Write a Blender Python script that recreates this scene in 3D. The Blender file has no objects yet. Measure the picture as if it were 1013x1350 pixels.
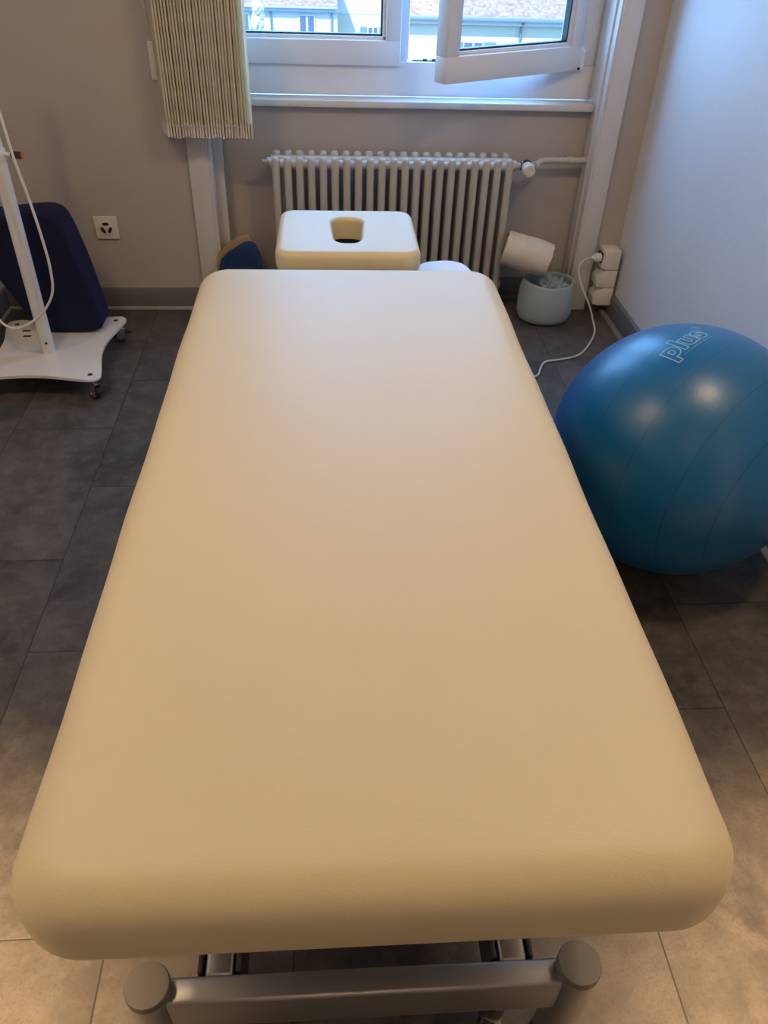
import bpy, bmesh, math, random
from mathutils import Vector, Matrix
random.seed(7)
PI = math.pi
scene = bpy.context.scene
COL = scene.collection

# ------------------------------------------------------------------ materials
class NT:
    def __init__(s, name):
        s.m = bpy.data.materials.new(name); s.m.use_nodes = True
        s.t = s.m.node_tree; s.b = s.t.nodes['Principled BSDF']; s.out = s.t.nodes['Material Output']
    def n(s, kind, **kw):
        nd = s.t.nodes.new(kind)
        for k, v in kw.items():
            if k.startswith('_'): setattr(nd, k[1:], v)
            else:
                key = int(k[1:]) if k[0] == 'i' and k[1:].isdigit() else k.replace('__', ' ')
                inp = nd.inputs[key]
                if isinstance(v, bpy.types.NodeSocket): s.t.links.new(v, inp)
                else: inp.default_value = v
        return nd
    def math(s, op, a, b=0.0, c=None):
        kw = dict(_operation=op, i0=a, i1=b)
        if c is not None: kw['i2'] = c
        return s.n('ShaderNodeMath', **kw).outputs[0]
    def mix(s, f, a, b, blend='MIX'):
        nd = s.t.nodes.new('ShaderNodeMix'); nd.data_type = 'RGBA'; nd.blend_type = blend
        for i, v in ((0, f), (6, a), (7, b)):
            if isinstance(v, bpy.types.NodeSocket): s.t.links.new(v, nd.inputs[i])
            else: nd.inputs[i].default_value = v if i == 0 else (v if len(v) == 4 else (*v, 1))
        return nd.outputs[2]
    def ramp(s, f, a, b):
        nd = s.t.nodes.new('ShaderNodeMapRange'); nd.clamp = True
        s.t.links.new(f, nd.inputs[0]); nd.inputs[1].default_value = a; nd.inputs[2].default_value = b
        return nd.outputs[0]
    def set(s, key, v):
        if isinstance(v, bpy.types.NodeSocket): s.t.links.new(v, s.b.inputs[key])
        else: s.b.inputs[key].default_value = v
    def obj(s):
        return s.n('ShaderNodeTexCoord').outputs['Object']
    def noise(s, scale, detail=4, vec=None, rough=.55, dist=0):
        kw = dict(Scale=scale, Detail=detail, Roughness=rough, Distortion=dist)
        nd = s.n('ShaderNodeTexNoise', **kw)
        s.t.links.new(vec if vec is not None else s.obj(), nd.inputs['Vector'])
        return nd.outputs[0]
    def bump(s, h, strength, dist=.002):
        nd = s.n('ShaderNodeBump', Strength=strength, Distance=dist); s.t.links.new(h, nd.inputs['Height'])
        s.t.links.new(nd.outputs[0], s.b.inputs['Normal'])

def simple(name, col, rough=.5, metal=0.0, var=.06, nscale=12, bump=0.0, bscale=200, bdist=.001, spec=None):
    k = NT(name)
    f = k.noise(nscale, 3)
    dark = tuple(c * (1 - var) for c in col); light = tuple(min(1, c * (1 + var)) for c in col)
    k.set('Base Color', k.mix(f, dark, light)); k.set('Roughness', rough); k.set('Metallic', metal)
    if spec is not None: k.set('Specular IOR Level', spec)
    if bump: k.bump(k.noise(bscale, 3), bump, bdist)
    return k.m

M = {}
M['wall'] = simple('wall_paint', (.50, .465, .43), .7, var=.03, bump=.15, bscale=160)
M['wall_side'] = simple('wall_plaster', (.80, .80, .80), .5, var=.02, bump=.35, bscale=110, bdist=.003)
M['ceiling'] = simple('ceiling_paint', (.75, .72, .68), .8)
M['white'] = simple('white_lacquer', (.76, .75, .73), .35, var=.02)
M['frame_white'] = simple('window_white', (.84, .87, .92), .3, var=.02)
M['gasket'] = simple('black_gasket', (.03, .035, .04), .5)
M['base'] = simple('grey_skirting', (.17, .17, .175), .5, var=.05)
M['lip'] = simple('pale_sealant', (.42, .41, .39), .5)
M['lip_side'] = simple('grey_sealant', (.26, .26, .265), .5)
M['radiator'] = simple('radiator_enamel', (.56, .54, .50), .32, var=.03)
M['vinyl_white'] = simple('off_white_plastic', (.78, .75, .69), .4, var=.02)
M['outlet'] = simple('outlet_plastic', (.80, .76, .68), .35, var=.02)
M['dark'] = simple('dark_slot', (.02, .02, .02), .6)
M['black'] = simple('black_rubber', (.025, .025, .028), .5)
M['orange'] = simple('orange_plastic', (.55, .10, .02), .45)
M['steel'] = simple('silver_painted_steel', (.42, .42, .43), .38, metal=.8, var=.05, bump=.03, bscale=600)
M['cap'] = simple('grey_plastic_cap', (.16, .15, .145), .5, var=.05, bump=.1, bscale=500)
M['chrome'] = simple('chrome', (.55, .55, .55), .18, metal=1, var=.02)
M['under'] = simple('dark_steel', (.06, .06, .065), .45, metal=.4)
M['trolley'] = simple('trolley_enamel', (.80, .79, .77), .22, var=.015)
M['cable'] = simple('cable_grey_white', (.62, .60, .57), .45, var=.03)
M['tan'] = simple('tan_edge', (.42, .29, .18), .6, var=.12, nscale=30)
M['navy_top'] = simple('blue_carpet', (.012, .04, .13), .95, var=.3, nscale=60, bump=.5, bscale=300)
M['fringe'] = simple('blind_weight', (.74, .69, .63), .5)
M['slot'] = M['dark']

# leather pads
def leather(name, col):
    k = NT(name)
    v = k.obj()
    f = k.noise(3, 3, v)
    k.set('Base Color', k.mix(f, tuple(c * .96 for c in col), tuple(min(1, c * 1.03) for c in col)))
    k.set('Roughness', .48); k.set('Specular IOR Level', .38)
    st = k.n('ShaderNodeMapping'); k.t.links.new(v, st.inputs[0]); st.inputs['Scale'].default_value = (1, 1.7, 1)
    a = k.noise(210, 4, st.outputs[0], .6, .6)
    b = k.n('ShaderNodeTexVoronoi', Scale=330.0); k.t.links.new(st.outputs[0], b.inputs['Vector'])
    h = k.math('ADD', a, k.math('MULTIPLY', b.outputs[0], .5))
    k.bump(h, .22, .0008)
    return k.m
M['pad'] = leather('cream_vinyl', (.69, .60, .40))
M['arm_pad'] = leather('pale_vinyl', (.78, .76, .72))

# blue velour
k = NT('blue_velour'); f = k.noise(25, 3)
k.set('Base Color', k.mix(f, (.0003, .0026, .026), (.0005, .004, .038))); k.set('Roughness', .9)
k.set('Sheen Weight', .12); k.set('Sheen Roughness', .4); k.set('Sheen Tint', (.03, .10, .75, 1))
k.bump(k.noise(500, 2), .3, .001); M['navy'] = k.m

# ball rubber: moulded ridges are circles about a level axis
k = NT('ball_rubber')
g = k.obj()
ax = Vector((-.5736, .8190, .0109)).normalized()
dt = k.n('ShaderNodeVectorMath', _operation='DOT_PRODUCT', i0=g, i1=tuple(ax)).outputs['Value']
dt = k.math('DIVIDE', dt, .315)
acc = None
for c_ in (.37, .213, -.141, -.489, -.75, .62, .80):
    d = k.math('ABSOLUTE', k.math('SUBTRACT', dt, c_))
    l = k.math('SUBTRACT', 1.0, k.ramp(d, .0008, .0042))
    acc = l if acc is None else k.math('MAXIMUM', acc, l)
nz = k.noise(9, 4)
base = k.mix(nz, (.002, .115, .31), (.002, .132, .355))
k.set('Base Color', k.mix(k.math('MULTIPLY', acc, .85), base, (.003, .045, .11)))
k.set('Roughness', .33); k.set('Specular IOR Level', .6)
fine = k.noise(330, 2)
k.bump(k.math('SUBTRACT', k.math('MULTIPLY', fine, .6), k.math('MULTIPLY', acc, .25)), .4, .001)
M['ball'] = k.m
M['print'] = simple('pale_blue_print', (.25, .48, .66), .5)

# floor: 0.64 x 0.3165 stone-look vinyl tiles, staggered
k = NT('floor_tiles')
pos = k.obj()
sp = k.n('ShaderNodeSeparateXYZ'); k.t.links.new(pos, sp.inputs[0])
u = k.math('DIVIDE', k.math('ADD', sp.outputs[0], .7065), .3163)
ci = k.math('FLOOR', u); fu = k.math('FRACT', u)
sh = k.math('MULTIPLY', k.math('GREATER_THAN', ci, 1.5), .2248)
yy = k.math('ADD', k.math('SUBTRACT', sp.outputs[1], .6038), sh)
v = k.math('ADD', k.math('DIVIDE', yy, .6406), k.math('MULTIPLY', ci, .5))
ri = k.math('FLOOR', v); fv = k.math('FRACT', v)
du = k.math('MULTIPLY', k.math('MINIMUM', fu, k.math('SUBTRACT', 1.0, fu)), .3163)
dv = k.math('MULTIPLY', k.math('MINIMUM', fv, k.math('SUBTRACT', 1.0, fv)), .6406)
gr = k.math('SUBTRACT', 1.0, k.ramp(k.math('MINIMUM', du, dv), .0006, .0018))
cid = k.n('ShaderNodeCombineXYZ', X=ci, Y=ri)
wn = k.n('ShaderNodeTexWhiteNoise'); k.t.links.new(cid.outputs[0], wn.inputs['Vector'])
off = k.n('ShaderNodeVectorMath', _operation='SCALE', Scale=7.0); k.t.links.new(wn.outputs['Color'], off.inputs[0])
pv = k.n('ShaderNodeVectorMath', _operation='ADD'); k.t.links.new(pos, pv.inputs[0]); k.t.links.new(off.outputs[0], pv.inputs[1])
big = k.noise(5.5, 5, pv.outputs[0], .62, .5)
mid = k.noise(20, 6, pv.outputs[0], .65)
fin = k.noise(170, 5, pv.outputs[0], .75)
c1 = k.mix(k.ramp(big, .32, .7), (.044, .041, .039), (.115, .106, .098))
c1 = k.mix(k.math('MULTIPLY', k.ramp(mid, .44, .66), .55), c1, (.165, .150, .136))
c1 = k.mix(k.math('MULTIPLY', k.ramp(fin, .50, .66), .42), c1, (.030, .026, .022))
tone = k.math('ADD', .88, k.math('MULTIPLY', wn.outputs['Value'], .22))
tc = k.n('ShaderNodeCombineXYZ', X=tone, Y=tone, Z=tone)
c1 = k.mix(1.0, c1, tc.outputs[0], 'MULTIPLY')
k.set('Base Color', k.mix(gr, c1, (.012, .011, .010)))
k.set('Roughness', k.math('ADD', .40, k.math('MULTIPLY', mid, .22)))
k.bump(k.math('SUBTRACT', k.math('ADD', k.math('MULTIPLY', fin, .4), k.math('MULTIPLY', mid, .5)), k.math('MULTIPLY', gr, 1.5)), .3, .001)
M['floor'] = k.m

# glass that lets light through
k = NT('window_glass')
tr = k.n('ShaderNodeBsdfTransparent'); tr.inputs[0].default_value = (.93, .97, .98, 1)
gl = k.n('ShaderNodeBsdfGlossy', Roughness=.02)
lw = k.n('ShaderNodeLayerWeight', Blend=.5)
fz = k.math('ADD', .035, k.math('MULTIPLY', k.math('POWER', lw.outputs['Facing'], 4.0), .9))
mx = k.n('ShaderNodeMixShader'); k.t.links.new(fz, mx.inputs[0])
k.t.links.new(tr.outputs[0], mx.inputs[1]); k.t.links.new(gl.outputs[0], mx.inputs[2])
k.t.links.new(mx.outputs[0], k.out.inputs[0]); M['glass'] = k.m

# translucent blind fabric
k = NT('blind_fabric')
nz = k.noise(400, 2); colr = k.mix(nz, (.92, .88, .74), (.97, .94, .82))
df = k.n('ShaderNodeBsdfDiffuse'); k.t.links.new(colr, df.inputs[0])
tl = k.n('ShaderNodeBsdfTranslucent'); k.t.links.new(colr, tl.inputs[0])
mx = k.n('ShaderNodeMixShader', i0=.6); k.t.links.new(df.outputs[0], mx.inputs[1]); k.t.links.new(tl.outputs[0], mx.inputs[2])
k.t.links.new(mx.outputs[0], k.out.inputs[0]); M['slat'] = k.m

# textiles
M['towel'] = simple('cream_towelling', (.76, .69, .57), .95, var=.10, nscale=40, bump=.7, bscale=260, bdist=.003)
M['basket'] = simple('pale_blue_felt', (.38, .47, .50), .9, var=.06, nscale=30, bump=.4, bscale=260, bdist=.002)
M['cloth'] = simple('blue_grey_cloth', (.30, .40, .43), .95, var=.3, nscale=26, bump=.6, bscale=160, bdist=.003)

# outside
M['facade'] = simple('cream_render', (0.22, 0.2, 0.145), .9, var=.03, nscale=1.5)
M['facade_white'] = simple('white_render', (0.235, 0.225, 0.205), .9, var=.03, nscale=1.5)
M['cornice'] = simple('grey_blue_cornice', (0.15, 0.175, 0.18), .8)
M['gutter'] = simple('grey_gutter', (0.05, 0.07, 0.075), .5)
M['shutter'] = simple('teal_shutter', (0.035, 0.085, 0.09), .7)
M['shutter_pale'] = simple('pale_green_shutter', (.06, .09, .088), .7)
M['pane_far'] = simple('far_window_pane', (0.02, 0.03, 0.05), .2)
M['blossom'] = simple('pale_blossom', (0.22, 0.23, 0.19), .95, var=.25, nscale=9)
M['bark'] = simple('pale_bark', (0.18, 0.17, 0.15), .9)
M['asphalt'] = simple('street_asphalt', (0.1, 0.1, 0.1), .9)
k = NT('clay_roof_tiles')
o_ = k.obj()
br = k.n('ShaderNodeTexBrick', Scale=1.0, Mortar__Size=.035, Brick__Width=.24, Row__Height=.22)
k.t.links.new(o_, br.inputs['Vector'])
br.inputs['Color1'].default_value = (.10, .044, .028, 1); br.inputs['Color2'].default_value = (.12, .072, .05, 1); br.inputs['Mortar'].default_value = (.08, .045, .035, 1)
nz = k.noise(6, 5)
k.set('Base Color', k.mix(k.ramp(nz, .4, .68), br.outputs[0], (.13, .10, .08))); k.set('Roughness', .9)
k.bump(br.outputs[1], -.6, .05); M['tiles'] = k.m

# ------------------------------------------------------------------ mesh helpers
class MB:
    def __init__(s): s.bm = bmesh.new()
    def box(s, x0, x1, y0, y1, z0, z1, bev=0.0, seg=2, rot=None):
        r = bmesh.ops.create_cube(s.bm, size=1.0); vs = r['verts']
        c = Vector(((x0+x1)/2, (y0+y1)/2, (z0+z1)/2)); d = (x1-x0, y1-y0, z1-z0)
        for v in vs: v.co = Vector((v.co.x*d[0], v.co.y*d[1], v.co.z*d[2]))
        if bev > 0:
            es = list({e for v in vs for e in v.link_edges})
            q = bmesh.ops.bevel(s.bm, geom=es, offset=bev, segments=seg, profile=.5, affect='EDGES')
            vs = list({v for v in q['verts']} | {v for v in vs if v.is_valid})
            seen = set(vs); st = list(vs)
            while st:
                for e in st.pop().link_edges:
                    for w in e.verts:
                        if w not in seen: seen.add(w); st.append(w)
            vs = list(seen)
        for v in vs:
            p = v.co
            if rot is not None: p = rot @ p
            v.co = p + c
        return s
    def tube(s, pts, rad, seg=12, cap=True, closed=False):
        pts = [Vector(p) for p in pts]; n = len(pts)
        rads = rad if isinstance(rad, (list, tuple)) else [rad]*n
        rings = []; prev = None
        for i, p in enumerate(pts):
            if closed: t = pts[(i+1) % n] - pts[i-1]
            else: t = pts[min(i+1, n-1)] - pts[max(i-1, 0)]
            t.normalize()
            if prev is None:
                a = Vector((0, 0, 1)) if abs(t.z) < .9 else Vector((1, 0, 0))
                x = t.cross(a).normalized()
            else:
                x = (prev - t*prev.dot(t)); x.normalize()
            prev = x; y = t.cross(x)
            rings.append([s.bm.verts.new(p + (x*math.cos(2*PI*j/seg) + y*math.sin(2*PI*j/seg))*rads[i]) for j in range(seg)])
        m = n if closed else n-1
        for i in range(m):
            a, b = rings[i], rings[(i+1) % n]
            for j in range(seg): s.bm.faces.new((a[j], a[(j+1) % seg], b[(j+1) % seg], b[j]))
        if cap and not closed:
            s.bm.faces.new(list(reversed(rings[0]))); s.bm.faces.new(rings[-1])
        return s
    def lathe(s, prof, origin=(0, 0, 0), axis='z', seg=32):
        o = Vector(origin); rings = []
        for r, h in prof:
            ring = []
            for j in range(seg):
                a = 2*PI*j/seg; c, d = r*math.cos(a), r*math.sin(a)
                p = {'z': (c, d, h), 'y': (c, h, d), 'x': (h, c, d)}[axis]
                ring.append(s.bm.verts.new(o + Vector(p)))
            rings.append(ring)
        for a, b in zip(rings, rings[1:]):
            for j in range(seg): s.bm.faces.new((a[j], a[(j+1) % seg], b[(j+1) % seg], b[j]))
        s.bm.faces.new(list(reversed(rings[0]))); s.bm.faces.new(rings[-1])
        return s
    def loft(s, rings, cap0=True, cap1=True, closed=False):
        rs = [[s.bm.verts.new(Vector(p)) for p in r] for r in rings]
        n = len(rs[0]); pairs = list(zip(rs, rs[1:])) + ([(rs[-1], rs[0])] if closed else [])
        for a, b in pairs:
            for j in range(n): s.bm.faces.new((a[j], a[(j+1) % n], b[(j+1) % n], b[j]))
        if not closed:
            if cap0: s.bm.faces.new(list(reversed(rs[0])))
            if cap1: s.bm.faces.new(rs[-1])
        return s
    def prism(s, poly, f, bev=0.0, seg=3):
        """poly: 2-D outline; f(a, b, t) -> 3-D for t = 0 or 1"""
        A = [s.bm.verts.new(f(a, b, 0)) for a, b in poly]; B = [s.bm.verts.new(f(a, b, 1)) for a, b in poly]
        n = len(poly)
        fs = [s.bm.faces.new(list(reversed(A))), s.bm.faces.new(B)]
        for j in range(n): fs.append(s.bm.faces.new((A[j], A[(j+1) % n], B[(j+1) % n], B[j])))
        if bev:
            es = {e for q in fs[:2] for e in q.edges}
            bmesh.ops.bevel(s.bm, geom=list(es), offset=bev, segments=seg, profile=.5, affect='EDGES')
        return s
    def sphere(s, c, r, seg=16, rg=10, sc=(1, 1, 1)):
        q = bmesh.ops.create_uvsphere(s.bm, u_segments=seg, v_segments=rg, radius=r)
        for v in q['verts']: v.co = Vector((v.co.x*sc[0], v.co.y*sc[1], v.co.z*sc[2])) + Vector(c)
        return s
    def xform(s, m):
        for v in s.bm.verts: v.co = m @ v.co
        return s
    def build(s, name, mat, parent=None, origin=None, angle=40, label=None):
        """world-space verts; origin: the object's own base point (parents carry their own)"""
        o_ = Vector(origin) if origin is not None else Vector((0, 0, 0))
        if parent is not None and origin is None: o_ = Vector(parent['_o'])
        for v in s.bm.verts: v.co -= o_
        bmesh.ops.recalc_face_normals(s.bm, faces=s.bm.faces)
        me = bpy.data.meshes.new(name); s.bm.to_mesh(me); s.bm.free()
        me.materials.append(mat)
        me.polygons.foreach_set('use_smooth', [True]*len(me.polygons))
        me.set_sharp_from_angle(angle=math.radians(angle))
        ob = bpy.data.objects.new(name, me); COL.objects.link(ob)
        if parent is not None:
            ob.parent = parent
            ob.location = o_ - Vector(parent['_o'])
        else: ob.location = o_
        ob['_o'] = tuple(o_)
        if label: ob['label'] = label
        return ob

def thing(name, label, cat, loc, group=None):
    o = bpy.data.objects.new(name, None); COL.objects.link(o)
    o.location = loc; o['_o'] = tuple(loc); o.empty_display_size = .05
    o['label'] = label; o['category'] = cat
    if group: o['group'] = group
    return o
def tag(o, label, cat, group=None):
    o['label'] = label; o['category'] = cat
    if group: o['group'] = group
    return o
def struct(name, mb, m, parent=None, **kw):
    o = mb.build(name, m, parent, **kw)
    if parent is None: o['kind'] = 'structure'
    return o
def copy_part(o, parent, loc):
    c = o.copy(); COL.objects.link(c); c.parent = parent; c.location = loc
    for ch in o.children:
        d = ch.copy(); COL.objects.link(d); d.parent = c
    return c

def rrect(hx, hy, r, nc=8, ns=6, cx=0, cy=0):
    """rounded rectangle outline, always 4*(nc+ns) points"""
    r = max(r, 1e-4); pts = []
    cs = [(hx-r, hy-r, 0), (-hx+r, hy-r, PI/2), (-hx+r, -hy+r, PI), (hx-r, -hy+r, 1.5*PI)]
    for i, (x, y, a0) in enumerate(cs):
        arc = [(x + r*math.cos(a0 + PI/2*j/nc), y + r*math.sin(a0 + PI/2*j/nc)) for j in range(nc+1)]
        pts += arc
        nx, ny, na = cs[(i+1) % 4]
        e = (nx + r*math.cos(na), ny + r*math.sin(na)); s0 = arc[-1]
        for j in range(1, ns): pts.append((s0[0] + (e[0]-s0[0])*j/ns, s0[1] + (e[1]-s0[1])*j/ns))
    return [(cx+x, cy+y) for x, y in pts]
def slab_rings(hx, hy, z0, z1, rc, rt, rb, cx=0, cy=0, nc=8, ns=6, k=7):
    R = []
    for j in range(k+1):
        a = PI/2*j/k; d = rb*(1-math.sin(a)); R.append((d, z0 + rb*(1-math.cos(a))))
    for j in range(k+1):
        a = PI/2*j/k; d = rt*(1-math.cos(a)); R.append((d, z1 - rt + rt*math.sin(a)))
    return [[(x, y, z) for x, y in rrect(hx-d, hy-d, max(rc-d, .004), nc, ns, cx, cy)] for d, z in R]

# ------------------------------------------------------------------ the room
WL, WR, WB, WF, H = -1.325, 1.232, 3.15, -2.3, 2.6
NL, NR, NB = -.437, 1.052, 3.272          # window niche
SILLZ, WTOP = .787, 2.2
struct('floor', MB().box(WL-.1, WR+.1, WF-.1, WB+.35, -.1, 0), M['floor'])
struct('ceiling', MB().box(WL-.1, WR+.1, WF-.1, WB+.4, H, H+.1), M['ceiling'])
wb = MB().box(WL-.1, NL, WB, 3.5, 0, H).box(NR, WR+.1, WB, 3.5, 0, H).box(NL, NR, NB, 3.5, 0, SILLZ-.024).box(NL, NR, WB, 3.5, WTOP, H)
struct('wall_back', wb, M['wall'])
struct('wall_left', MB().box(WL-.1, WL, WF-.1, WB, 0, H), M['wall_side'])
struct('wall_right', MB().box(WR, WR+.1, WF-.1, WB, 0, H), M['wall_side'])
struct('wall_front', MB().box(WL, WR, WF-.1, WF, 0, H), M['wall'])

def skirting(name, x0, x1, y0, y1, lip, lm='lip'):
    b = struct(name, MB().box(x0, x1, y0, y1, .0, .092, .002), M['base'])
    MB().box(*lip, 0, .014, .003).build('lip', M[lm], b)
skirting('baseboard_back', WL, -.51, WB-.012, WB, (WL, -.51, WB-.022, WB-.012))
skirting('baseboard_corner', 1.13, WR, WB-.012, WB, (1.13, WR, WB-.022, WB-.012), 'base')
skirting('baseboard_window', NL+.02, NR-.02, NB-.012, NB, (NL+.02, NR-.02, NB-.026, NB-.012), 'base')
skirting('baseboard_left', WL, WL+.012, WF, WB-.022, (WL+.012, WL+.022, WF, WB-.022))
skirting('baseboard_right', WR-.02, WR, WF, WB-.022, (WR-.045, WR-.02, WF, WB-.022), 'lip_side')

# casings left and right of the niche, each with its stepped reveal
t1 = MB().box(-.508, NL+.004, WB-.018, WB, 0, WTOP+.07, .003)
t1.box(NL, NL+.014, WB-.012, 3.33, 0, WTOP, .002)
t1.box(NL+.014, NL+.05, WB+.05, WB+.075, 0, WTOP, .002)
struct('trim_1', t1, M['white'])
t2 = MB().box(NR+.004, 1.128, WB-.018, WB, 0, WTOP+.07, .003)
t2.box(NR-.004, NR+.010, WB-.012, 3.33, 0, WTOP, .002)
t2.box(NR-.012, NR-.004, WB+.03, WB+.045, 0, WTOP, .001)
struct('trim_2', t2, M['white'])
struct('trim_3', MB().box(-.508, 1.128, WB-.018, WB, WTOP, WTOP+.07, .003), M['white'])

# ------------------------------------------------------------------ window
win = bpy.data.objects.new('window_1', None); COL.objects.link(win); win['kind'] = 'structure'
win.location = (.31, 3.38, SILLZ); win['_o'] = (.31, 3.38, SILLZ)
FY0, FY1 = 3.335, 3.42
fr = MB().box(NL, NR, FY0, FY1, SILLZ, .905, .004).box(NL, NR, FY0, FY1, 2.12, WTOP, .004)
fr.box(NL, -.372, FY0, FY1, .905, 2.12, .004).box(.985, NR, FY0, FY1, .905, 2.12, .004)
fr.box(.292, .328, FY0+.012, FY1, .905, 2.12, .004)
struct('window_frame', fr, M['frame_white'], win)
sill = MB().box(NL+.014, NR-.004, 3.238, FY0, SILLZ-.024, SILLZ, .004)
struct('window_sill', sill, M['white'], win)
def sash_mesh(w, h, T=.062, st=.057, bt=.083):
    """inward face at y = 0, local x 0..w, z 0..h"""
    fb = MB()
    fb.box(0, w, 0, T, 0, bt, .005).box(0, w, 0, T, h-bt, h, .005)
    fb.box(0, st, 0, T, bt-.004, h-bt+.004, .005).box(w-st, w, 0, T, bt-.004, h-bt+.004, .005)
    # glazing bead, stepped back from the face
    a, b = .012, .014
    fb.box(st-.002, w-st+.002, b, T-.006, bt-.002, bt+a, .003).box(st-.002, w-st+.002, b, T-.006, h-bt-a, h-bt+.002, .003)
    fb.box(st-.002, st+a, b, T-.006, bt, h-bt, .003).box(w-st-a, w-st+.002, b, T-.006, bt, h-bt, .003)
    g = MB(); a2 = .0165
    x0, x1, z0, z1 = st+a, w-st-a, bt+a, h-bt-a
    for q in ((x0, x1, z0, z0+.006), (x0, x1, z1-.006, z1), (x0, x0+.006, z0, z1), (x1-.006, x1, z0, z1)):
        g.box(q[0], q[1], .022, .046, q[2], q[3])
    p = MB().box(x0, x1, .032, .036, z0, z1)
    return fb, g, p
def sash(w, h, mtx, extra=None):
    fb, g, p = sash_mesh(w, h)
    s = struct('sash', fb.xform(mtx), M['frame_white'], win)
    g.xform(mtx).build('gasket', M['gasket'], s)
    p.xform(mtx).build('pane', M['glass'], s)
    return s
SW = .672
sash(SW, 1.235, Matrix.Translation((-.376, 3.318, .891)))
ang = math.radians(31.5)
hx, hy = .988, 3.322
mt = Matrix.Translation((hx, hy, .891)) @ Matrix.Rotation(ang, 4, 'Z') @ Matrix.Translation((-.664, 0, 0))
s2 = sash(.664, 1.235, mt)
hg = MB().tube([(hx+.006, hy-.006, .895), (hx+.006, hy-.006, .955)], .007).sphere((hx+.006, hy-.006, .955), .007)
hg.build('hinge', M['frame_white'], s2)
MB().tube([(hx-.012, hy-.016, .90), (hx-.006, hy-.022, .90)], .004).build('hinge_cap', M['black'], s2)
# strike plate on the lower frame in the open gap
MB().box(.345, .50, FY0+.018, FY0+.045, .904, .909, .001).box(.385, .40, FY0+.012, FY0+.03, .905, .914, .001).box(.42, .435, FY0+.012, FY0+.03, .905, .914, .001).build('strike_plate', M['gutter'], win)

# ------------------------------------------------------------------ treatment table
TX, TY, TR = .0545, 1.1325, -.0073
tab = thing('treatment_table', 'long cream vinyl massage table with face hole and grey steel base', 'massage table', (TX, TY, 0))
# local coordinates: origin at the table's centre
def tl(x, y, z): return (TX+x, TY+y, z)
def shift(rings, wav=0):
    out = []
    for r in rings:
        q = []
        for x, y, z in r:
            if wav:
                w = wav*(math.sin(y*11+.6)*.6 + math.sin(y*23+2)*.4)
                x += w*abs(x)/.37
            q.append(tl(x, y, z))
        out.append(q)
    return out
PX, PY = .3755, .8025
rg = slab_rings(PX, PY, .552, .66, .078, .053, .030, nc=12, ns=26, k=9)
# gentle crown over the flat top
for i, (dd, zz) in enumerate(((.075, .6607), (.14, .6611), (.22, .6613))):
    rg.append([(x, y, zz) for x, y in rrect(PX-dd, PY-dd, .03, 12, 26)])
MB().loft(shift(rg, .0016)).build('mattress_pad', M['pad'], tab, angle=60)
# head section: torus-like pad with keyhole-shaped face opening
def face_hole(dx):
    out = []
    for x, y in rrect(.046+dx, .098+dx, .036+dx*.9, 12, 26):
        t = (y+.098)/.196
        out.append((x*(.74+.26*min(1, max(0, t))), y+.003))
    return out
HZ0, HZ1, HXh, HYh, HY = .612, .672, .192, .178, 1.0205
rg = slab_rings(HXh, HYh, HZ0, HZ1, .045, .018, .015, nc=12, ns=26, k=7)
rg = [[(x + .0073*0, y+HY, z) for x, y, z in r] for r in rg]
for j in range(8):
    a = PI/2*j/7
    rg.append([(x, y+HY, HZ1-.012+.012*math.cos(a)) for x, y in face_hole(.012*(1-math.sin(a)))])
rg.append([(x, y+HY, HZ0) for x, y in face_hole(0)])
hd = MB().loft([[tl(*p) for p in r] for r in rg], closed=True).build('head_pad', M['pad'], tab, angle=60)
hb = MB().box(TX-.14, TX+.14, TY+HY-.15, TY+HY-.115, .582, .612, .003).box(TX-.14, TX+.14, TY+HY+.115, TY+HY+.15, .582, .612, .003)
hb.box(TX-.14, TX-.11, TY+HY-.15, TY+HY+.15, .582, .612, .003).box(TX+.11, TX+.14, TY+HY-.15, TY+HY+.15, .582, .612, .003)
hb.box(TX-.10, TX-.07, TY+.78, TY+HY-.13, .56, .585, .003).box(TX+.07, TX+.10, TY+.78, TY+HY-.13, .56, .585, .003)
hb.build('head_bracket', M['under'], tab)
# lowered arm pad right of the head section
rg = slab_rings(.085, .135, .505, .55, .07, .02, .012, nc=12, ns=6)
am = Matrix.Translation((TX+.295, TY+1.00, 0)) @ Matrix.Rotation(math.radians(12), 4, 'Z')
ar = MB().loft(rg).xform(am).build('arm_pad', M['arm_pad'], tab, angle=60, label='pale lowered arm pad')
MB().tube([tl(.24, .92, .51), tl(.22, .85, .52), tl(.20, .74, .53)], .011).build('arm_bracket', M['under'], ar)
# upper frame under the pad
uf = MB().box(TX-.31, TX+.31, TY-.74, TY+.74, .535, .553, .004)
for sx in (-1, 1): uf.box(TX+sx*.21-.02, TX+sx*.21+.02, TY-.70, TY+.76, .495, .535, .004)
for y in (-.55, 0, .55): uf.box(TX-.21, TX+.21, TY+y-.02, TY+y+.02, .495, .535, .004)
uf.build('upper_frame', M['under'], tab)
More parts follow.
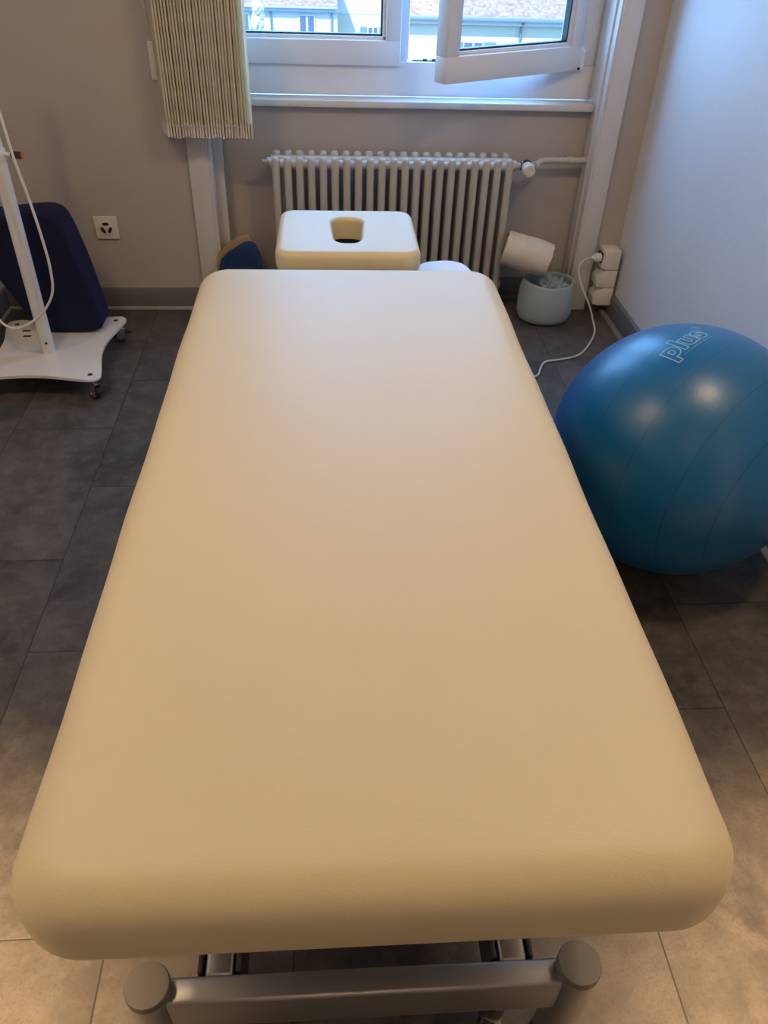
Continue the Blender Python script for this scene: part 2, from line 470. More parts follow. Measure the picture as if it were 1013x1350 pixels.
# base: foot-end and head-end crossbars between round posts, side rails
BYs = (-.707, .70)
for i, by in enumerate(BYs):
    for sx in (-1, 1):
        px = sx*.2955 - .010
        po = MB().lathe([(.028, .0), (.0295, .004), (.0295, .236), (.0295, .24)], tl(px, by, 0), seg=40).build('post', M['steel'], tab)
        MB().lathe([(.0285, .236), (.0305, .238), (.0305, .2482), (.0296, .2505), (.0286, .251), (.012, .251), (.001, .251)], tl(px, by, 0), seg=40).build('end_cap', M['cap'], po, angle=22, label='dark grey plastic end cap')
    b = MB().box(TX-.285, TX+.265, TY+by-.018, TY+by+.018, .140, .228, .006, 3)
    b.build('crossbar', M['steel'], tab)
for sx in (-1, 1):
    px = sx*.207 - .008
    MB().box(TX+px-.019, TX+px+.019, TY-.692, TY+.685, .170, .2275, .006, 3).build('side_rail', M['steel'], tab)
    gu = MB()
    for q in (-1, 1): gu.box(TX+px+q*.0265-.004, TX+px+q*.0265+.004, TY-.685, TY-.50, .13, .224, .002)
    gu.build('rail_flange', M['under'], tab)
# lifting arms and motor between base and upper frame
for sx in (-1, 1):
    for y0 in (-.38, .22):
        MB().tube([tl(sx*.15, y0, .20), tl(sx*.15, y0+.28, .50)], .017).build('lifting_arm', M['under'], tab)
for y0 in (-.42, .19): MB().box(TX-.2, TX+.2, TY+y0, TY+y0+.06, .17, .22, .004).build('cross_tube', M['under'], tab)
MB().tube([tl(0, -.36, .22), tl(0, -.1, .36)], .035, 20).tube([tl(0, -.1, .36), tl(0, .12, .50)], .014).build('motor', M['under'], tab)
def castor(parent, x, y, r=.026, ztop=.14, rot=0, name='castor'):
    m = Matrix.Translation((x, y, 0)) @ Matrix.Rotation(rot, 4, 'Z')
    w = MB().lathe([(r*.45, -.011), (r*.92, -.011), (r, -.007), (r, .007), (r*.92, .011), (r*.45, .011)], (0, 0, r), 'y', 28).xform(m)
    f = MB().box(-.014, .02, -.0165, -.013, r*.7, r*2+.012, .001).box(-.014, .02, .013, .0165, r*.7, r*2+.012, .001).box(-.02, .02, -.0165, .0165, r*2+.008, r*2+.014, .002)
    f.tube([(0, -.018, r), (0, .018, r)], .005).tube([(.012, 0, r*2+.014), (.012, 0, ztop)], .008).xform(m)
    fo = f.build(name, M['chrome'], parent)
    w.build('wheel', M['black'], fo)
    lv = MB().box(.01, .045, -.011, .011, r*1.5, r*1.5+.006, .002).box(.018, .024, -.012, .012, r*1.3, r*2, .002).xform(m)
    lv.build('brake_lever', M['black'], fo)
    return fo
castor(tab, TX+.185, TY-.70, .034, .17, math.radians(60))
castor(tab, TX-.185, TY+.62, .034, .17, math.radians(30))
castor(tab, TX+.175, TY+.62, .034, .17, math.radians(10))
tab.rotation_euler.z = TR

# ------------------------------------------------------------------ exercise ball
BC, BR = Vector((.881, 1.577, .315)), .315
ball = MB().sphere((0, 0, 0), BR, 96, 64).build('exercise_ball', M['ball'], None, origin=(0, 0, 0))
ball.location = BC; ball['_o'] = (0, 0, 0)
tag(ball, 'large shiny blue inflatable exercise ball beside the table', 'exercise ball')
e2 = Vector((ax.y, -ax.x, 0)).normalized(); e1 = ax.cross(e2); e1 = e1 if e1.z > 0 else -e1
def on_ball(tx, ty, off=.0006, th0=-.41, ph0=.050):
    th = th0 + tx/BR; ph = ph0 + ty/BR
    n = (e1*math.cos(th) + e2*math.sin(th))*math.cos(ph) + ax*math.sin(ph)
    return n.normalized()*(BR+off)
fc = bpy.data.curves.new('lettering', 'FONT'); fc.body = 'plus'; fc.size = .056; fc.space_character = 1.05
fc.fill_mode = 'NONE'; fc.bevel_depth = .0011; fc.bevel_resolution = 1; fc.offset = .0022; fc.resolution_u = 6
tmp = bpy.data.objects.new('lettering_tmp', fc); COL.objects.link(tmp)
dg = bpy.context.evaluated_depsgraph_get()
me = bpy.data.meshes.new_from_object(tmp.evaluated_get(dg)); bpy.data.objects.remove(tmp)
bm = bmesh.new(); bm.from_mesh(me); bpy.data.meshes.remove(me)
for _ in range(4):
    le = [e for e in bm.edges if e.calc_length() > .004]
    if le: bmesh.ops.subdivide_edges(bm, edges=le, cuts=1)
wmax = max(v.co.x for v in bm.verts)
for v in bm.verts: v.co = on_ball(v.co.x*.134/wmax, v.co.y*1.22, .0002 + v.co.z*.5)
L_ = MB(); L_.bm.free(); L_.bm = bm
for rr in (.0095, .0045):
    L_.tube([on_ball(.150 + rr*math.cos(a*PI/10), .042 + rr*math.sin(a*PI/10)) for a in range(20)], .0007, 6, closed=True)
L_.tube([on_ball(.026+.103*i/14, -.012) for i in range(15)], .0006, 6)
lt = L_.build('lettering', M['print'], None, origin=(0, 0, 0)); lt.parent = ball; lt.location = (0, 0, 0)
vv = MB().lathe([(.010, -.001), (.010, .001), (.006, .0016), (.001, .0016)], (0, 0, 0))
vm = (e2*1).to_track_quat('Z', 'Y').to_matrix().to_4x4(); vm.translation = e2*BR
vo = vv.xform(vm).build('valve', M['print'], None, origin=(0, 0, 0)); vo.parent = ball; vo.location = (0, 0, 0)

# ------------------------------------------------------------------ radiator
RX0, RP, RY = -.180, .0447, 3.155
rad = thing('column_radiator', 'beige grey column radiator standing under the window', 'radiator', (.265, RY, 0))
ZB, ZT = .10, .616
def section():
    s = MB()
    for dy in (-.048, 0, .048):
        y = RY+dy; zt = ZT + (.004 if dy else -.02)
        pr = [(.004, ZB-.012), (.010, ZB-.008), (.0145, ZB), (.0145, zt-.014), (.0132, zt-.006), (.009, zt-.0015), (.002, zt)]
        s.lathe(pr, (RX0, y, 0), 'z', 14)
    for z in (ZB+.02, ZT-.027):
        s.tube([(RX0, RY-.048, z), (RX0, RY+.048, z)], .0125, 12)
        for dy in (-.030, .030):
            s.tube([(RX0-RP/2, RY+dy, z), (RX0+RP/2, RY+dy, z)], .0165, 14)
    return s
sec = section().build('section', M['radiator'], rad)
for i in range(1, 21): copy_part(sec, rad, (sec.location.x + RP*i, sec.location.y, sec.location.z))
for x in (RX0, RX0+RP*20):
    for dy in (-.05, .026): MB().box(x-.012, x+.012, RY+dy, RY+dy+.024, 0, ZB, .003).build('foot', M['radiator'], rad)
XE = RX0+RP*20+RP/2
MB().tube([(RX0-RP/2-.012, RY, ZT-.027), (RX0, RY, ZT-.027)], .016).tube([(RX0-RP/2-.03, RY, ZT-.027), (RX0-RP/2-.01, RY, ZT-.027)], .007).build('air_vent', M['radiator'], rad)
vb = MB().tube([(XE-.01, RY, ZT-.03), (XE+.012, RY, ZT-.03)], .019).tube([(XE+.012, RY, ZT-.03), (XE+.034, RY, ZT-.03)], .012).tube([(XE+.034, RY, ZT-.03), (XE+.06, RY, ZT-.03)], .017)
vb = vb.build('valve', M['radiator'], rad)
MB().tube([(XE+.030, RY, ZT-.03), (XE+.038, RY, ZT-.03)], .0155).tube([(XE+.055, RY+.004, ZT-.03), (XE+.055, RY-.02, ZT-.032)], .023, 20).build('collar', M['black'], vb)
kd = Matrix.Translation((XE+.055, RY-.018, ZT-.034)) @ Matrix.Rotation(math.radians(90), 4, 'X')
MB().lathe([(.019, 0), (.0245, .004), (.0255, .012), (.0255, .02), (.0225, .022), (.0235, .026), (.0235, .040), (.021, .045), (.014, .0465), (.0135, .0445), (.009, .0445), (.0085, .0465), (.001, .0465)], seg=28).xform(kd).build('thermostat_knob', M['vinyl_white'], vb, label='ivory thermostat knob')
pz = ZT-.02
pp = MB().tube([(XE+.055, RY, ZT-.03), (XE+.085, RY+.004, ZT-.03), (XE+.10, RY+.012, ZT-.028), (XE+.115, RY+.03, pz-.001), (XE+.135, RY+.045, pz), (XE+.17, RY+.05, pz), (NR-.004, RY+.05, pz)], .0115, 14)
pp.tube([(XE+.085, RY+.003, ZT-.03), (XE+.10, RY+.010, ZT-.029)], .0165)
pp = pp.build('pipe', M['radiator'], rad)
MB().tube([(XE+.233, RY+.05, pz), (XE+.247, RY+.05, pz)], .0145).box(XE+.236, XE+.244, RY+.05, NB, pz-.006, pz+.006).build('clip', M['radiator'], pp)
MB().tube([(NR-.016, RY+.05, pz), (NR-.005, RY+.05, pz)], .017).build('rosette', M['radiator'], pp)

# ------------------------------------------------------------------ vertical blind
bl = thing('vertical_blind', 'cream vertical blind drawn into a bunch left of the window', 'blind', (-.40, 3.10, .70))
NS = 30; BX0, BX1 = -.548, -.252
MB().box(-.62, 1.12, 3.06, 3.11, 2.28, 2.325, .003).build('head_rail', M['white'], bl)
def slat_mesh():
    s = MB(); n = 6; th_ = .0033
    mid = [(BX0 - .036*t + .004*math.sin(PI*t), 3.032 + .104*t) for t in [i/n for i in range(n+1)]]
    loop = [(x-th_, y) for x, y in mid] + [(x+th_, y) for x, y in reversed(mid)]
    return s.prism(loop, lambda p, q, t: (p, q, .736 + 1.544*t))
def weight_mesh():
    s = MB()
    s.prism([(0, -.0034), (1, -.0034), (1, .0034), (0, .0034)], lambda a, b, t: (BX0 - .036*a + .004*math.sin(PI*a) + b, 3.031+.106*a, 0.698+.046*t))
    return s
slat0 = slat_mesh().build('slat', M['slat'], bl)
wt0 = weight_mesh().build('weight', M['fringe'], slat0)
base_loc = slat0.location.copy()
for i in range(1, NS):
    x = (BX1-BX0)*i/(NS-1)
    c = copy_part(slat0, bl, base_loc + Vector((x + random.uniform(-.0008, .0008), random.uniform(-.004, .004), random.uniform(-.003, .003))))
    c.rotation_euler.z = 0
ch = MB()
for i in range(NS-1):
    x = BX0 + (BX1-BX0)*i/(NS-1); w = (BX1-BX0)/(NS-1)
    ch.tube([(x+w*t, 3.026, .742 - .006*math.sin(PI*t)) for t in (0, .25, .5, .75, 1)], .0013, 6)
ch.build('link_chain', M['fringe'], bl)
cc = MB()
for i in range(150):
    z = .90 + i*.0094
    cc.sphere((-.577 - .003*math.sin(i*.05), 3.128, z), .0024, 6, 5)
    if i > 2: cc.sphere((-.592 - .003*math.sin(i*.05), 3.134, z), .0024, 6, 5)
cc.build('bead_chain', M['fringe'], bl)
MB().box(-.598, -.578, 3.118, 3.142, .862, .982, .004).build('chain_tensioner', M['vinyl_white'], bl, label='white plastic chain tensioner')

# ------------------------------------------------------------------ wall outlet and socket column
ol = thing('wall_outlet', 'square white three-way wall outlet left of the blind', 'outlet', (-.860, WB, .338))
OX, OZ = -.860, .338
MB().box(OX-.044, OX+.044, WB-.009, WB, OZ-.044, OZ+.044, .003, 3).build('cover_plate', M['outlet'], ol)
MB().lathe([(.0275, -.0105), (.029, -.0095), (.029, -.006)], (OX, WB, OZ), 'y', 36).build('socket_face', M['outlet'], ol)
for a in (90, 210, 330):
    cx, cz = OX + .0155*math.cos(math.radians(a)), OZ + .0155*math.sin(math.radians(a))
    hx6 = [(.0105*math.cos(math.radians(a+90))*.5, 0)]
    ca, sa = math.cos(math.radians(a)), math.sin(math.radians(a))
    poly = [(-.0045, -.012), (.0045, -.012), (.0068, 0), (.0045, .012), (-.0045, .012), (-.0068, 0)]
    MB().prism([(cx + u_*ca - v_*sa, cz + u_*sa + v_*ca) for u_, v_ in poly], lambda p, q, t: (p, WB-.0113+.002*t, q)).build('socket_recess', M['dark'], ol)

sc_ = thing('socket_column', 'white column of three stacked wall sockets low in the corner', 'outlet', (1.18, WB, .06))
SY0 = WB-.085
for i, (z0, z1) in enumerate(((.050, .124), (.127, .201), (.204, .282))):
    x0, x1 = 1.148, 1.216
    if i < 2:
        poly = [(x0-.012, z0+.006), (x0+.012, z0), (x1, z0), (x1, z1), (x0+.020, z1), (x0-.016, z1-.034)]
    else:
        poly = [(x0-.008, z0+.01), (x0+.012, z0), (x1, z0), (x1, z1), (x0, z1), (x0-.004, z1-.04)]
    b = MB().prism(poly, lambda p, q, t: (p, SY0 + (WB-.001-SY0)*t, q), .002, 2).build('socket_box', M['outlet'], sc_)
    if i < 2:
        q0 = Vector((x0+.020, 0, z1)); q1 = Vector((x0-.016, 0, z1-.034)); m_ = (q0+q1)/2; d_ = (q0-q1).normalized(); nn = Vector((-d_.z, 0, d_.x))
        nn = nn if nn.x < 0 else -nn
        f = MB()
        for a_, b_ in ((-.012, .012),):
            f.prism([(-.017, .012), (.017, .012), (.017, .062), (-.017, .062)], lambda p, q, t: tuple(m_ + d_*p + nn*(.0012+.004*t) + Vector((0, SY0+q, 0))), .001, 1)
        f.build('socket_face', M['outlet'], b)
        f = MB()
        for e in (-.009, 0, .009):
            f.prism([(-.002+e*.7, .033+e), (.002+e*.7, .033+e), (.002+e*.7, .038+e), (-.002+e*.7, .038+e)], lambda p, q, t: tuple(m_ + d_*p + nn*(.0045+.001*t) + Vector((0, SY0+q, 0))))
        f.build('pin_hole', M['dark'], b)
    else:
        MB().box(x0-.012, x0-.002, SY0+.012, SY0+.06, z1-.055, z1-.012, .003).build('socket_recess', M['dark'], b)

# power cord plugged into the column
pc = thing('power_cord', 'thin white power cord running from corner plug across the floor', 'cord', (1.12, 3.08, .26))
def spline(pts, n=8):
    P = [Vector(p) for p in pts]; P = [P[0]*2-P[1]] + P + [P[-1]*2-P[-2]]; out = []
    for i in range(1, len(P)-2):
        for j in range(n):
            t = j/n; a, b, c, d = P[i-1:i+3]
            out.append(.5*((2*b) + (c-a)*t + (2*a-5*b+4*c-d)*t*t + (3*b-a-3*c+d)*t**3))
    out.append(P[-2]); return out
CR = .0042
cpts = [(1.106, 3.085, .250), (1.07, 3.075, .246), (1.042, 3.05, .222), (1.05, 3.00, .165), (1.085, 2.965, .10), (1.112, 2.955, .035), (1.11, 2.90, CR+.001), (1.05, 2.78, CR+.001), (.985, 2.695, CR+.001), (.90, 2.66, CR+.001), (.845, 2.645, CR+.001), (.815, 2.60, CR+.001), (.79, 2.54, CR+.001), (.745, 2.51, CR+.001), (.62, 2.40, CR+.001), (.45, 2.2, CR+.001)]
MB().tube(spline(cpts), CR, 10).build('cable', M['cable'], pc)
MB().lathe([(.006, 1.100), (.010, 1.108), (.0175, 1.114), (.0185, 1.120), (.0185, 1.136), (.016, 1.139)], (0, 3.085, .250), 'x', 24).build('plug', M['vinyl_white'], pc)

# ------------------------------------------------------------------ basket, its cloth and the rolled towel
bkx, bky = .924, 3.05
bk = thing('fabric_basket', 'round pale blue soft fabric basket on the floor by the radiator', 'basket', (bkx, bky, 0))
seg = 40; prof = [(.002, .004), (.085, .002), (.104, .010), (.112, .03), (.1145, .07), (.113, .11), (.109, .145), (.1055, .160), (.1045, .167), (.100, .171), (.095, .167), (.094, .155), (.098, .12), (.100, .06), (.09, .022), (.002, .02)]
rings = []
for r, z in prof:
    ring = []
    for j in range(seg):
        a = 2*PI*j/seg
        w = 1 + .025*math.sin(3*a+1)*z/.17 + .012*math.sin(7*a)*z/.17
        dz = .004*math.sin(2*a+.8)*max(0, z-.08)/.09 if z > .08 else 0
        ring.append((bkx + r*w*math.cos(a)*1.02, bky + r*w*math.sin(a)*.92, z+dz))
    rings.append(ring)
MB().loft(rings).build('basket_body', M['basket'], bk, angle=70)
def wad(c, R, sz, seed, amp=.28, name='crumpled_cloth'):
    s = MB(); q = bmesh.ops.create_icosphere(s.bm, subdivisions=5, radius=1.0)
    from mathutils import noise as mn
    for v in q['verts']:
        d = v.co.normalized(); f = 1 + amp*(abs(mn.noise(d*2.6+Vector((seed, 0, 0))))*2-.5) + .12*mn.noise(d*7+Vector((0, seed, 0)))
        v.co = Vector((d.x*R*f, d.y*R*f, d.z*sz*f)) + Vector(c)
    return s
cl = wad((bkx+.026, bky+.004, .118), .064, .056, 3.1, .30).build('crumpled_cloth', M['cloth'], None, origin=(bkx, bky, .07), angle=80)
tag(cl, 'crumpled blue grey cloth stuffed inside the round fabric basket', 'cloth')
# towel roll: flattened spiral, leaning from radiator down onto the basket rim
tw = MB(); turns = 2.6; n = 64
def spiral(t):
    a = 2*PI*turns*t; r = .014 + (.077-.014)*t
    return (-r*1.10*math.cos(a+.6), r*.98*math.sin(a+.6))
outer = [spiral(i/n) for i in range(n+1)]
th = .0075
def norm(i):
    a = outer[max(i-1, 0)]; b = outer[min(i+1, n)]; d = Vector((b[0]-a[0], b[1]-a[1])).normalized(); return (-d.y, d.x)
inner = [(outer[i][0]+norm(i)[0]*th, outer[i][1]+norm(i)[1]*th) for i in range(n+1)]
poly = outer + list(reversed(inner))
Lr = .188
from mathutils import noise as mn
rings = []
for k_ in range(9):
    t = k_/8; e = 1 - .05*abs(2*t-1)**6
    rings.append([(-Lr/2 + Lr*t + .006*mn.noise(Vector((p[0]*30, p[1]*30, 3))) * (1 if k_ in (0, 8) else 0), p[0]*e + .003*mn.noise(Vector((p[0]*18, p[1]*18, t*3))), p[1]*e + .003*mn.noise(Vector((p[1]*18, p[0]*18, t*3+5)))) for p in poly])
tw.loft(rings)
TWC = (.815, 3.05, .272)
tm = Matrix.Translation(TWC) @ Matrix.Rotation(math.radians(-14), 4, 'Z') @ Matrix.Rotation(math.radians(12), 4, 'Y')
to = tw.xform(tm).build('rolled_towel', M['towel'], None, origin=TWC, angle=70)
tag(to, 'rolled cream towel leaning between the radiator and the fabric basket', 'towel')

# ------------------------------------------------------------------ balance board in the niche corner
wd = thing('balance_wedge', 'blue topped tan wedge standing upright beside the radiator', 'wedge cushion', (-.34, 3.15, 0))
poly = [(-.452, 0), (-.452, .20), (-.440, .245), (-.405, .275), (-.350, .318), (-.328, .326), (-.308, .316), (-.30, .29), (-.30, 0)]
MB().prism([(x+.018, z) for x, z in poly], lambda p, q, t: (p-.008, 3.115+.045*t - q*.03, q), .008).build('tan_board', M['tan'], wd)
poly = [(-.428, 0), (-.428, .20), (-.418, .232), (-.385, .262), (-.325, .300), (-.300, .306), (-.278, .295), (-.262, .262), (-.240, 0)]
MB().prism(poly, lambda p, q, t: (p, 3.075+.042*t - q*.03, q), .010).build('blue_top', M['navy_top'], wd)

# ------------------------------------------------------------------ trolley with pole, cushion
PZ = .09
tr_ = thing('pole_trolley', 'white wavy-edged rolling stand with tall pole and castors', 'rolling stand', (-.985, 2.60, 0))
cor = [(-.790, 2.385), (-.790, 2.855), (-1.185, 2.82), (-1.185, 2.405)]
ctr = Vector((-.985, 2.615))
def plate_outline():
    pts = []; n = 4
    for i in range(n):
        c = Vector(cor[i]); d = (c-ctr).normalized(); tpr = .032
        cc_ = c - d*tpr*.6
        a0 = math.atan2(d.y, d.x)
        for j in range(-4, 5):
            a = a0 + j*math.radians(17); pts.append((cc_.x + tpr*math.cos(a), cc_.y + tpr*math.sin(a)))
        nx = Vector(cor[(i+1) % n]); dn = (nx-ctr).normalized(); cn = nx - dn*tpr*.6
        an = math.atan2(dn.y, dn.x)
        p0 = Vector(pts[-1]); a = an - 4*math.radians(17); p3 = Vector((cn.x + tpr*math.cos(a), cn.y + tpr*math.sin(a)))
        m_ = (p0+p3)/2; m_ = m_ + (ctr-m_).normalized()*(.034 if i % 2 == 0 else .022)
        t0 = Vector((-math.sin(a0+4*math.radians(17)), math.cos(a0+4*math.radians(17))))
        for j in range(1, 10):
            t = j/10; w = math.sin(PI*t)**1.3
            b = p0.lerp(p3, t); mm = (p0+p3)/2
            b = b + (m_-mm)*w; pts.append((b.x, b.y))
    return pts
MB().prism(plate_outline(), lambda p, q, t: (p, q, PZ-.010+.010*t), .003, 3).build('base_plate', M['trolley'], tr_)
pxx, pyy = -.988, 2.575
MB().tube([(pxx, pyy, PZ-.002), (pxx, pyy, .80)], .0225, 28).tube([(pxx, pyy, .80), (pxx, pyy, 1.25)], .0185, 28).build('pole', M['trolley'], tr_)
MB().tube([(pxx, pyy, .735), (pxx, pyy, .765)], .0265, 24).tube([(pxx, pyy, .75), (pxx+.05, pyy-.01, .75)], .007).build('clamp_collar', M['trolley'], tr_)
hg = MB().tube([(pxx+.045, pyy-.009, .75), (pxx+.048, pyy-.0095, .75), (pxx+.075, pyy-.015, .75), (pxx+.078, pyy-.0155, .75)], [.008, .0105, .0105, .009], 18).build('clamp_grip', M['black'], tr_)
MB().tube([(pxx+.078, pyy-.0155, .75), (pxx+.082, pyy-.0163, .75)], [.009, .007], 18).build('grip_end', M['orange'], hg, label='orange grip end')
MB().tube([(pxx+.006, pyy-.0205, PZ+.045), (pxx+.006, pyy-.0238, PZ+.045)], .010, 18).build('screw_washer', M['trolley'], tr_)
MB().tube([(pxx+.006, pyy-.022, PZ+.045), (pxx+.006, pyy-.0245, PZ+.045)], .0048, 14).build('screw', M['dark'], tr_)
sx_ = MB()
for i in range(4):
    c = Vector(cor[i]); d = (ctr-c).normalized(); q = c + d*.028
    sx_ = MB().lathe([(.0085, PZ-.001), (.0085, PZ+.0008), (.006, PZ+.0012), (.001, PZ+.0012)], (q.x, q.y, 0), 'z', 16)
    sx_.build('bolt', M['dark'], tr_)
for x, y in ((-1.10, 2.70), (-1.115, 2.745)): MB().box(x-.014, x+.014, y-.006, y+.006, PZ-.002, PZ+.0008).build('slot', M['dark'], tr_)
for (x, y), r in zip(cor, (-35, 20, 150, 215)):
    d = (ctr-Vector((x, y))).normalized(); castor(tr_, x+d.x*.024-.0, y+d.y*.024, .023, PZ-.008, math.radians(r))
dpts = [(pxx, 2.545, 1.22), (-.965, 2.51, 1.03), (-.925, 2.50, .90), (-.914, 2.50, .76), (-.897, 2.50, .62), (-.888, 2.50, .50), (-.887, 2.50, .42), (-.898, 2.50, .345), (-.935, 2.50, .285), (-.985, 2.50, .242), (-1.045, 2.50, .217), (-1.095, 2.51, .235), (-1.15, 2.55, .32), (-1.16, 2.58, .45), (-1.09, 2.58, .62), (-1.01, 2.58, .70)]
MB().tube(spline(dpts), .0042, 10).build('cord', M['vinyl_white'], tr_, label='thin white cord')

cu = MB()
poly0 = [(-.822, .0), (-.836, .10), (-.858, .25), (-.888, .385), (-.908, .425), (-.945, .44), (-1.09, .425), (-1.21, .41), (-1.235, .38), (-1.225, .33), (-1.15, .20), (-1.075, .035), (-1.055, .002)]
def smooth_poly(P, n=3):
    for _ in range(n):
        Q = []
        for i in range(len(P)):
            a, b = Vector(P[i]), Vector(P[(i+1) % len(P)])
            Q += [tuple(a.lerp(b, .22)), tuple(a.lerp(b, .78))]
        P = Q
    return P
poly = smooth_poly(poly0, 2)
CY0, CY1 = 2.715, 2.862
rings = []
cxm = sum(p[0] for p in poly)/len(poly); czm = sum(p[1] for p in poly)/len(poly)
k_ = 6; rr = .022
for j in range(k_+1):
    a = PI/2*j/k_; d = 1 - (rr*(1-math.sin(a)))/.19
    rings.append([(cxm+(x-cxm)*d, CY0 + rr*(1-math.cos(a)), PZ+.001+czm+(z-czm)*d) for x, z in poly])
for j in range(k_+1):
    a = PI/2*j/k_; d = 1 - (rr*(1-math.cos(a)))/.19
    rings.append([(cxm+(x-cxm)*d, CY1 - rr + rr*math.sin(a), PZ+.001+czm+(z-czm)*d) for x, z in poly])
zmin = min(p[2] for r in rings for p in r)
rings = [[(x, y, z-zmin+PZ+.0005) for x, y, z in r] for r in rings]
cuo = cu.loft(rings).build('wedge_cushion', M['navy'], None, origin=(-1.0, 2.79, PZ), angle=60)
tag(cuo, 'dark blue velour wedge cushion standing on the white trolley plate', 'cushion')

# ------------------------------------------------------------------ outside
struct('ground_street', MB().box(-60, 60, 4.5, 90, -13.2, -13), M['asphalt'])
# house on the left: projects towards us, eave with cornice
FYL, FYR = 38.6, 40.0
hl = thing('apartment_house', 'white house across the street with pale cornice behind left pane', 'house', (-4, 44, -13))
MB().box(-16, .70, FYL, 48, -13, -2.40).build('wall', M['facade_white'], hl)
MB().box(-16.2, .70, FYL-.38, 48, -2.43, -2.36, .02).box(-16.2, .70, FYL-.25, 48, -2.56, -2.43, .02).build('cornice', M['cornice'], hl)
rf = MB().prism([(FYL-.36, -2.36), (48, 2.4), (48, -2.36)], lambda p, q, t: (-16.2+16.9*t, p, q)).build('roof', M['tiles'], hl)
rl = MB()
def far_window(parent, x0, x1, z0, z1, y, m_s=None, sw=.34):
    f = MB().box(x0-.07, x1+.07, y-.05, y+.02, z0-.07, z1+.07).box(x0-.12, x1+.12, y-.12, y+.02, z0-.16, z0-.07)
    f = f.build('window_surround', M['facade_white'], parent)
    xm = (x0+x1)/2
    MB().box(x0, xm-.04, y-.06, y-.04, z0, z1).box(xm+.04, x1, y-.06, y-.04, z0, z1).build('pane', M['pane_far'], f)
    if m_s is not None:
        for a, b in ((x0-.07-sw, x0-.07), (x1+.07, x1+.07+sw)):
            s = MB().box(a, b, y-.09, y-.045, z0-.03, z1+.03)
            for i in range(10):
                z = z0 + (z1-z0)*(i+.5)/10; s.box(a+.04, b-.04, y-.105, y-.09, z-.03, z+.02)
            s.build('shutter', m_s, f)
far_window(hl, -.88, -.30, -3.50, -2.72, FYL)
far_window(hl, -3.75, -3.05, -3.50, -2.72, FYL, M['shutter'])
far_window(hl, -6.6, -5.9, -3.50, -2.72, FYL)
for x in (-2.10, .45): MB().tube([(x, FYL-.08, -2.56), (x, FYL-.08, -12)], .035, 8).build('downpipe', M['gutter'], hl)
# house on the right: clay roof, gutter, cream wall
hr = thing('tiled_house', 'cream house with clay tile roof across street behind right pane', 'house', (7, 46, -13))
MB().box(.72, 24, FYR, 50, -13, -2.75).build('wall', M['facade'], hr)
MB().prism([(FYR-.45, -2.68), (50, 3.6), (50, -2.68)], lambda p, q, t: (2.9+21.5*t, p, q)).build('roof', M['tiles'], hr)
MB().prism([(FYR-.02, -2.75), (FYR-.02, .1), (50, .1), (50, -2.75)], lambda p, q, t: (.72+2.16*t, p, q)).build('gable', M['facade_white'], hr)
MB().box(2.9, 24.4, FYR-.62, FYR-.42, -2.84, -2.68, .02).build('gutter', M['gutter'], hr)
MB().box(2.9, 24.3, FYR-.30, FYR, -3.02, -2.80, .02).build('cornice', M['facade_white'], hr)
far_window(hr, 2.10, 2.48, -4.5, -3.24, FYR, M['shutter_pale'], .30)
far_window(hr, 6.42, 7.25, -5.1, -3.72, FYR, M['shutter'], .55)
far_window(hr, 10.8, 11.6, -5.1, -3.80, FYR, M['shutter'], .55)
MB().tube([(8.95, FYR-.50, -2.8), (8.93, FYR-.10, -3.1), (8.80, FYR-.10, -12)], .05, 8).build('downpipe', M['gutter'], hr)
# pale flowering tree before the left house
ft = thing('ornamental_tree', 'small pale tree in front of the white house seen through left pane', 'tree', (-2.2, 31, -13))
MB().tube([(-2.18, 31, -13), (-2.16, 31, -6), (-2.18, 31, -2.2)], [.14, .10, .04], 10).build('trunk', M['bark'], ft)
cw = MB()
for i, (x, z, r) in enumerate(((-2.10, -1.72, .19), (-2.22, -1.98, .12), (-2.16, -2.2, .22), (-2.0, -1.95, .10), (-2.2, -2.65, .16), (-2.05, -2.9, .2))):
    q = bmesh.ops.create_icosphere(cw.bm, subdivisions=3, radius=1.0)
    for v in q['verts']:
        d = v.co.normalized(); v.co = Vector((x, 31, z)) + d*r*(1+.5*mn.noise(d*3+Vector((i*3, 0, 0))))
cw.build('crown', M['blossom'], ft)

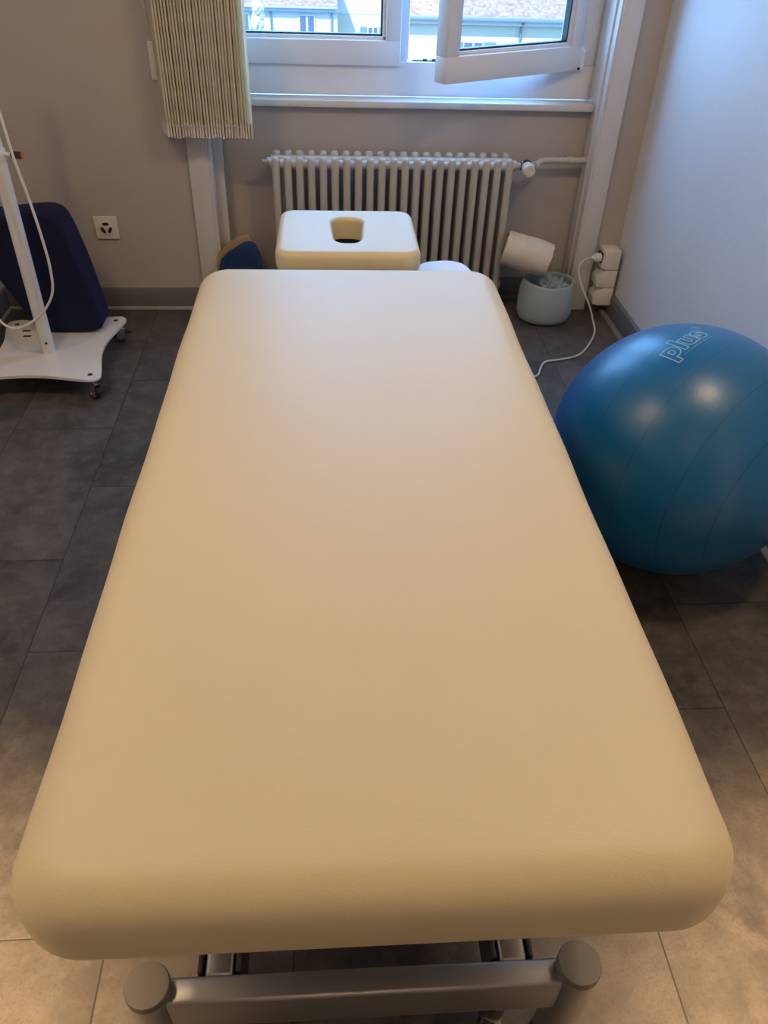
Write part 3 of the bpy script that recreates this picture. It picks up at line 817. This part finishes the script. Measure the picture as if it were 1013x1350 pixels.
# ------------------------------------------------------------------ light
def area(name, loc, size, power, col, rot=(0, 0, 0), spread=None):
    l = bpy.data.lights.new(name, 'AREA'); l.shape = 'DISK'; l.size = size; l.energy = power; l.color = col
    if spread: l.spread = spread
    o = bpy.data.objects.new(name, l); COL.objects.link(o); o.location = loc; o.rotation_euler = rot
    return o
WARM = (1.0, .70, .40)
area('ceiling_lamp', (-.98, 1.08, H-.03), .24, 13, WARM)
area('ceiling_lamp', (1.06, 1.17, H-.03), .24, 13, WARM)
for x in (-.98, 1.02):
    sl = bpy.data.lights.new('downlight', 'SPOT'); sl.energy = 1000 if x < 0 else 900; sl.color = (1, .60, .29); sl.spot_size = math.radians(38 if x < 0 else 35); sl.spot_blend = .9; sl.shadow_soft_size = .06
    o = bpy.data.objects.new('downlight', sl); COL.objects.link(o); o.location = (x, .30 if x < 0 else .20, H-.03)
area('ceiling_lamp', (.05, -1.3, H-.03), .24, 4.5, WARM)
sun = bpy.data.lights.new('sun', 'SUN'); sun.energy = 17; sun.angle = .009; sun.color = (1, .95, .86)
so = bpy.data.objects.new('sun', sun); COL.objects.link(so)
so.rotation_euler = Vector((.42, .62, -.66)).to_track_quat('-Z', 'Y').to_euler()
pl = bpy.data.lights.new('window_portal', 'AREA'); pl.shape = 'RECTANGLE'; pl.size = 1.46; pl.size_y = 1.4
pl.cycles.is_portal = True
po_ = bpy.data.objects.new('window_portal', pl); COL.objects.link(po_)
po_.location = (.31, 3.46, 1.5); po_.rotation_euler = (math.radians(-90), 0, 0)
w = bpy.data.worlds.new('sky'); scene.world = w; w.use_nodes = True
bg = w.node_tree.nodes['Background']; bg.inputs[0].default_value = (.25, .53, 1.0, 1); bg.inputs[1].default_value = 11.8

# ------------------------------------------------------------------ camera
cam = bpy.data.cameras.new('camera'); cam.sensor_fit = 'VERTICAL'; cam.sensor_height = 24.0
cam.lens = 1017.43*24/1350; cam.clip_end = 300; cam.clip_start = .02
co = bpy.data.objects.new('camera', cam); COL.objects.link(co)
r_ = Vector((.99738334, -.06595531, .02960369)); u_ = Vector((.01821342, .62552157, .77999425)); f_ = Vector((.06996251, .77741408, -.62508607))
mw = Matrix((r_, u_, -f_)).transposed().to_4x4(); mw.translation = (0, 0, 1.4)
co.matrix_world = mw
scene.camera = co

scene.view_settings.view_transform = 'Standard'
scene.view_settings.look = 'None'
scene.view_settings.exposure = 0.0
scene.cycles.use_denoising = True
scene.cycles.max_bounces = 8
scene.cycles.sample_clamp_indirect = 6
for o in list(bpy.data.objects):
    if '_o' in o.keys(): del o['_o']
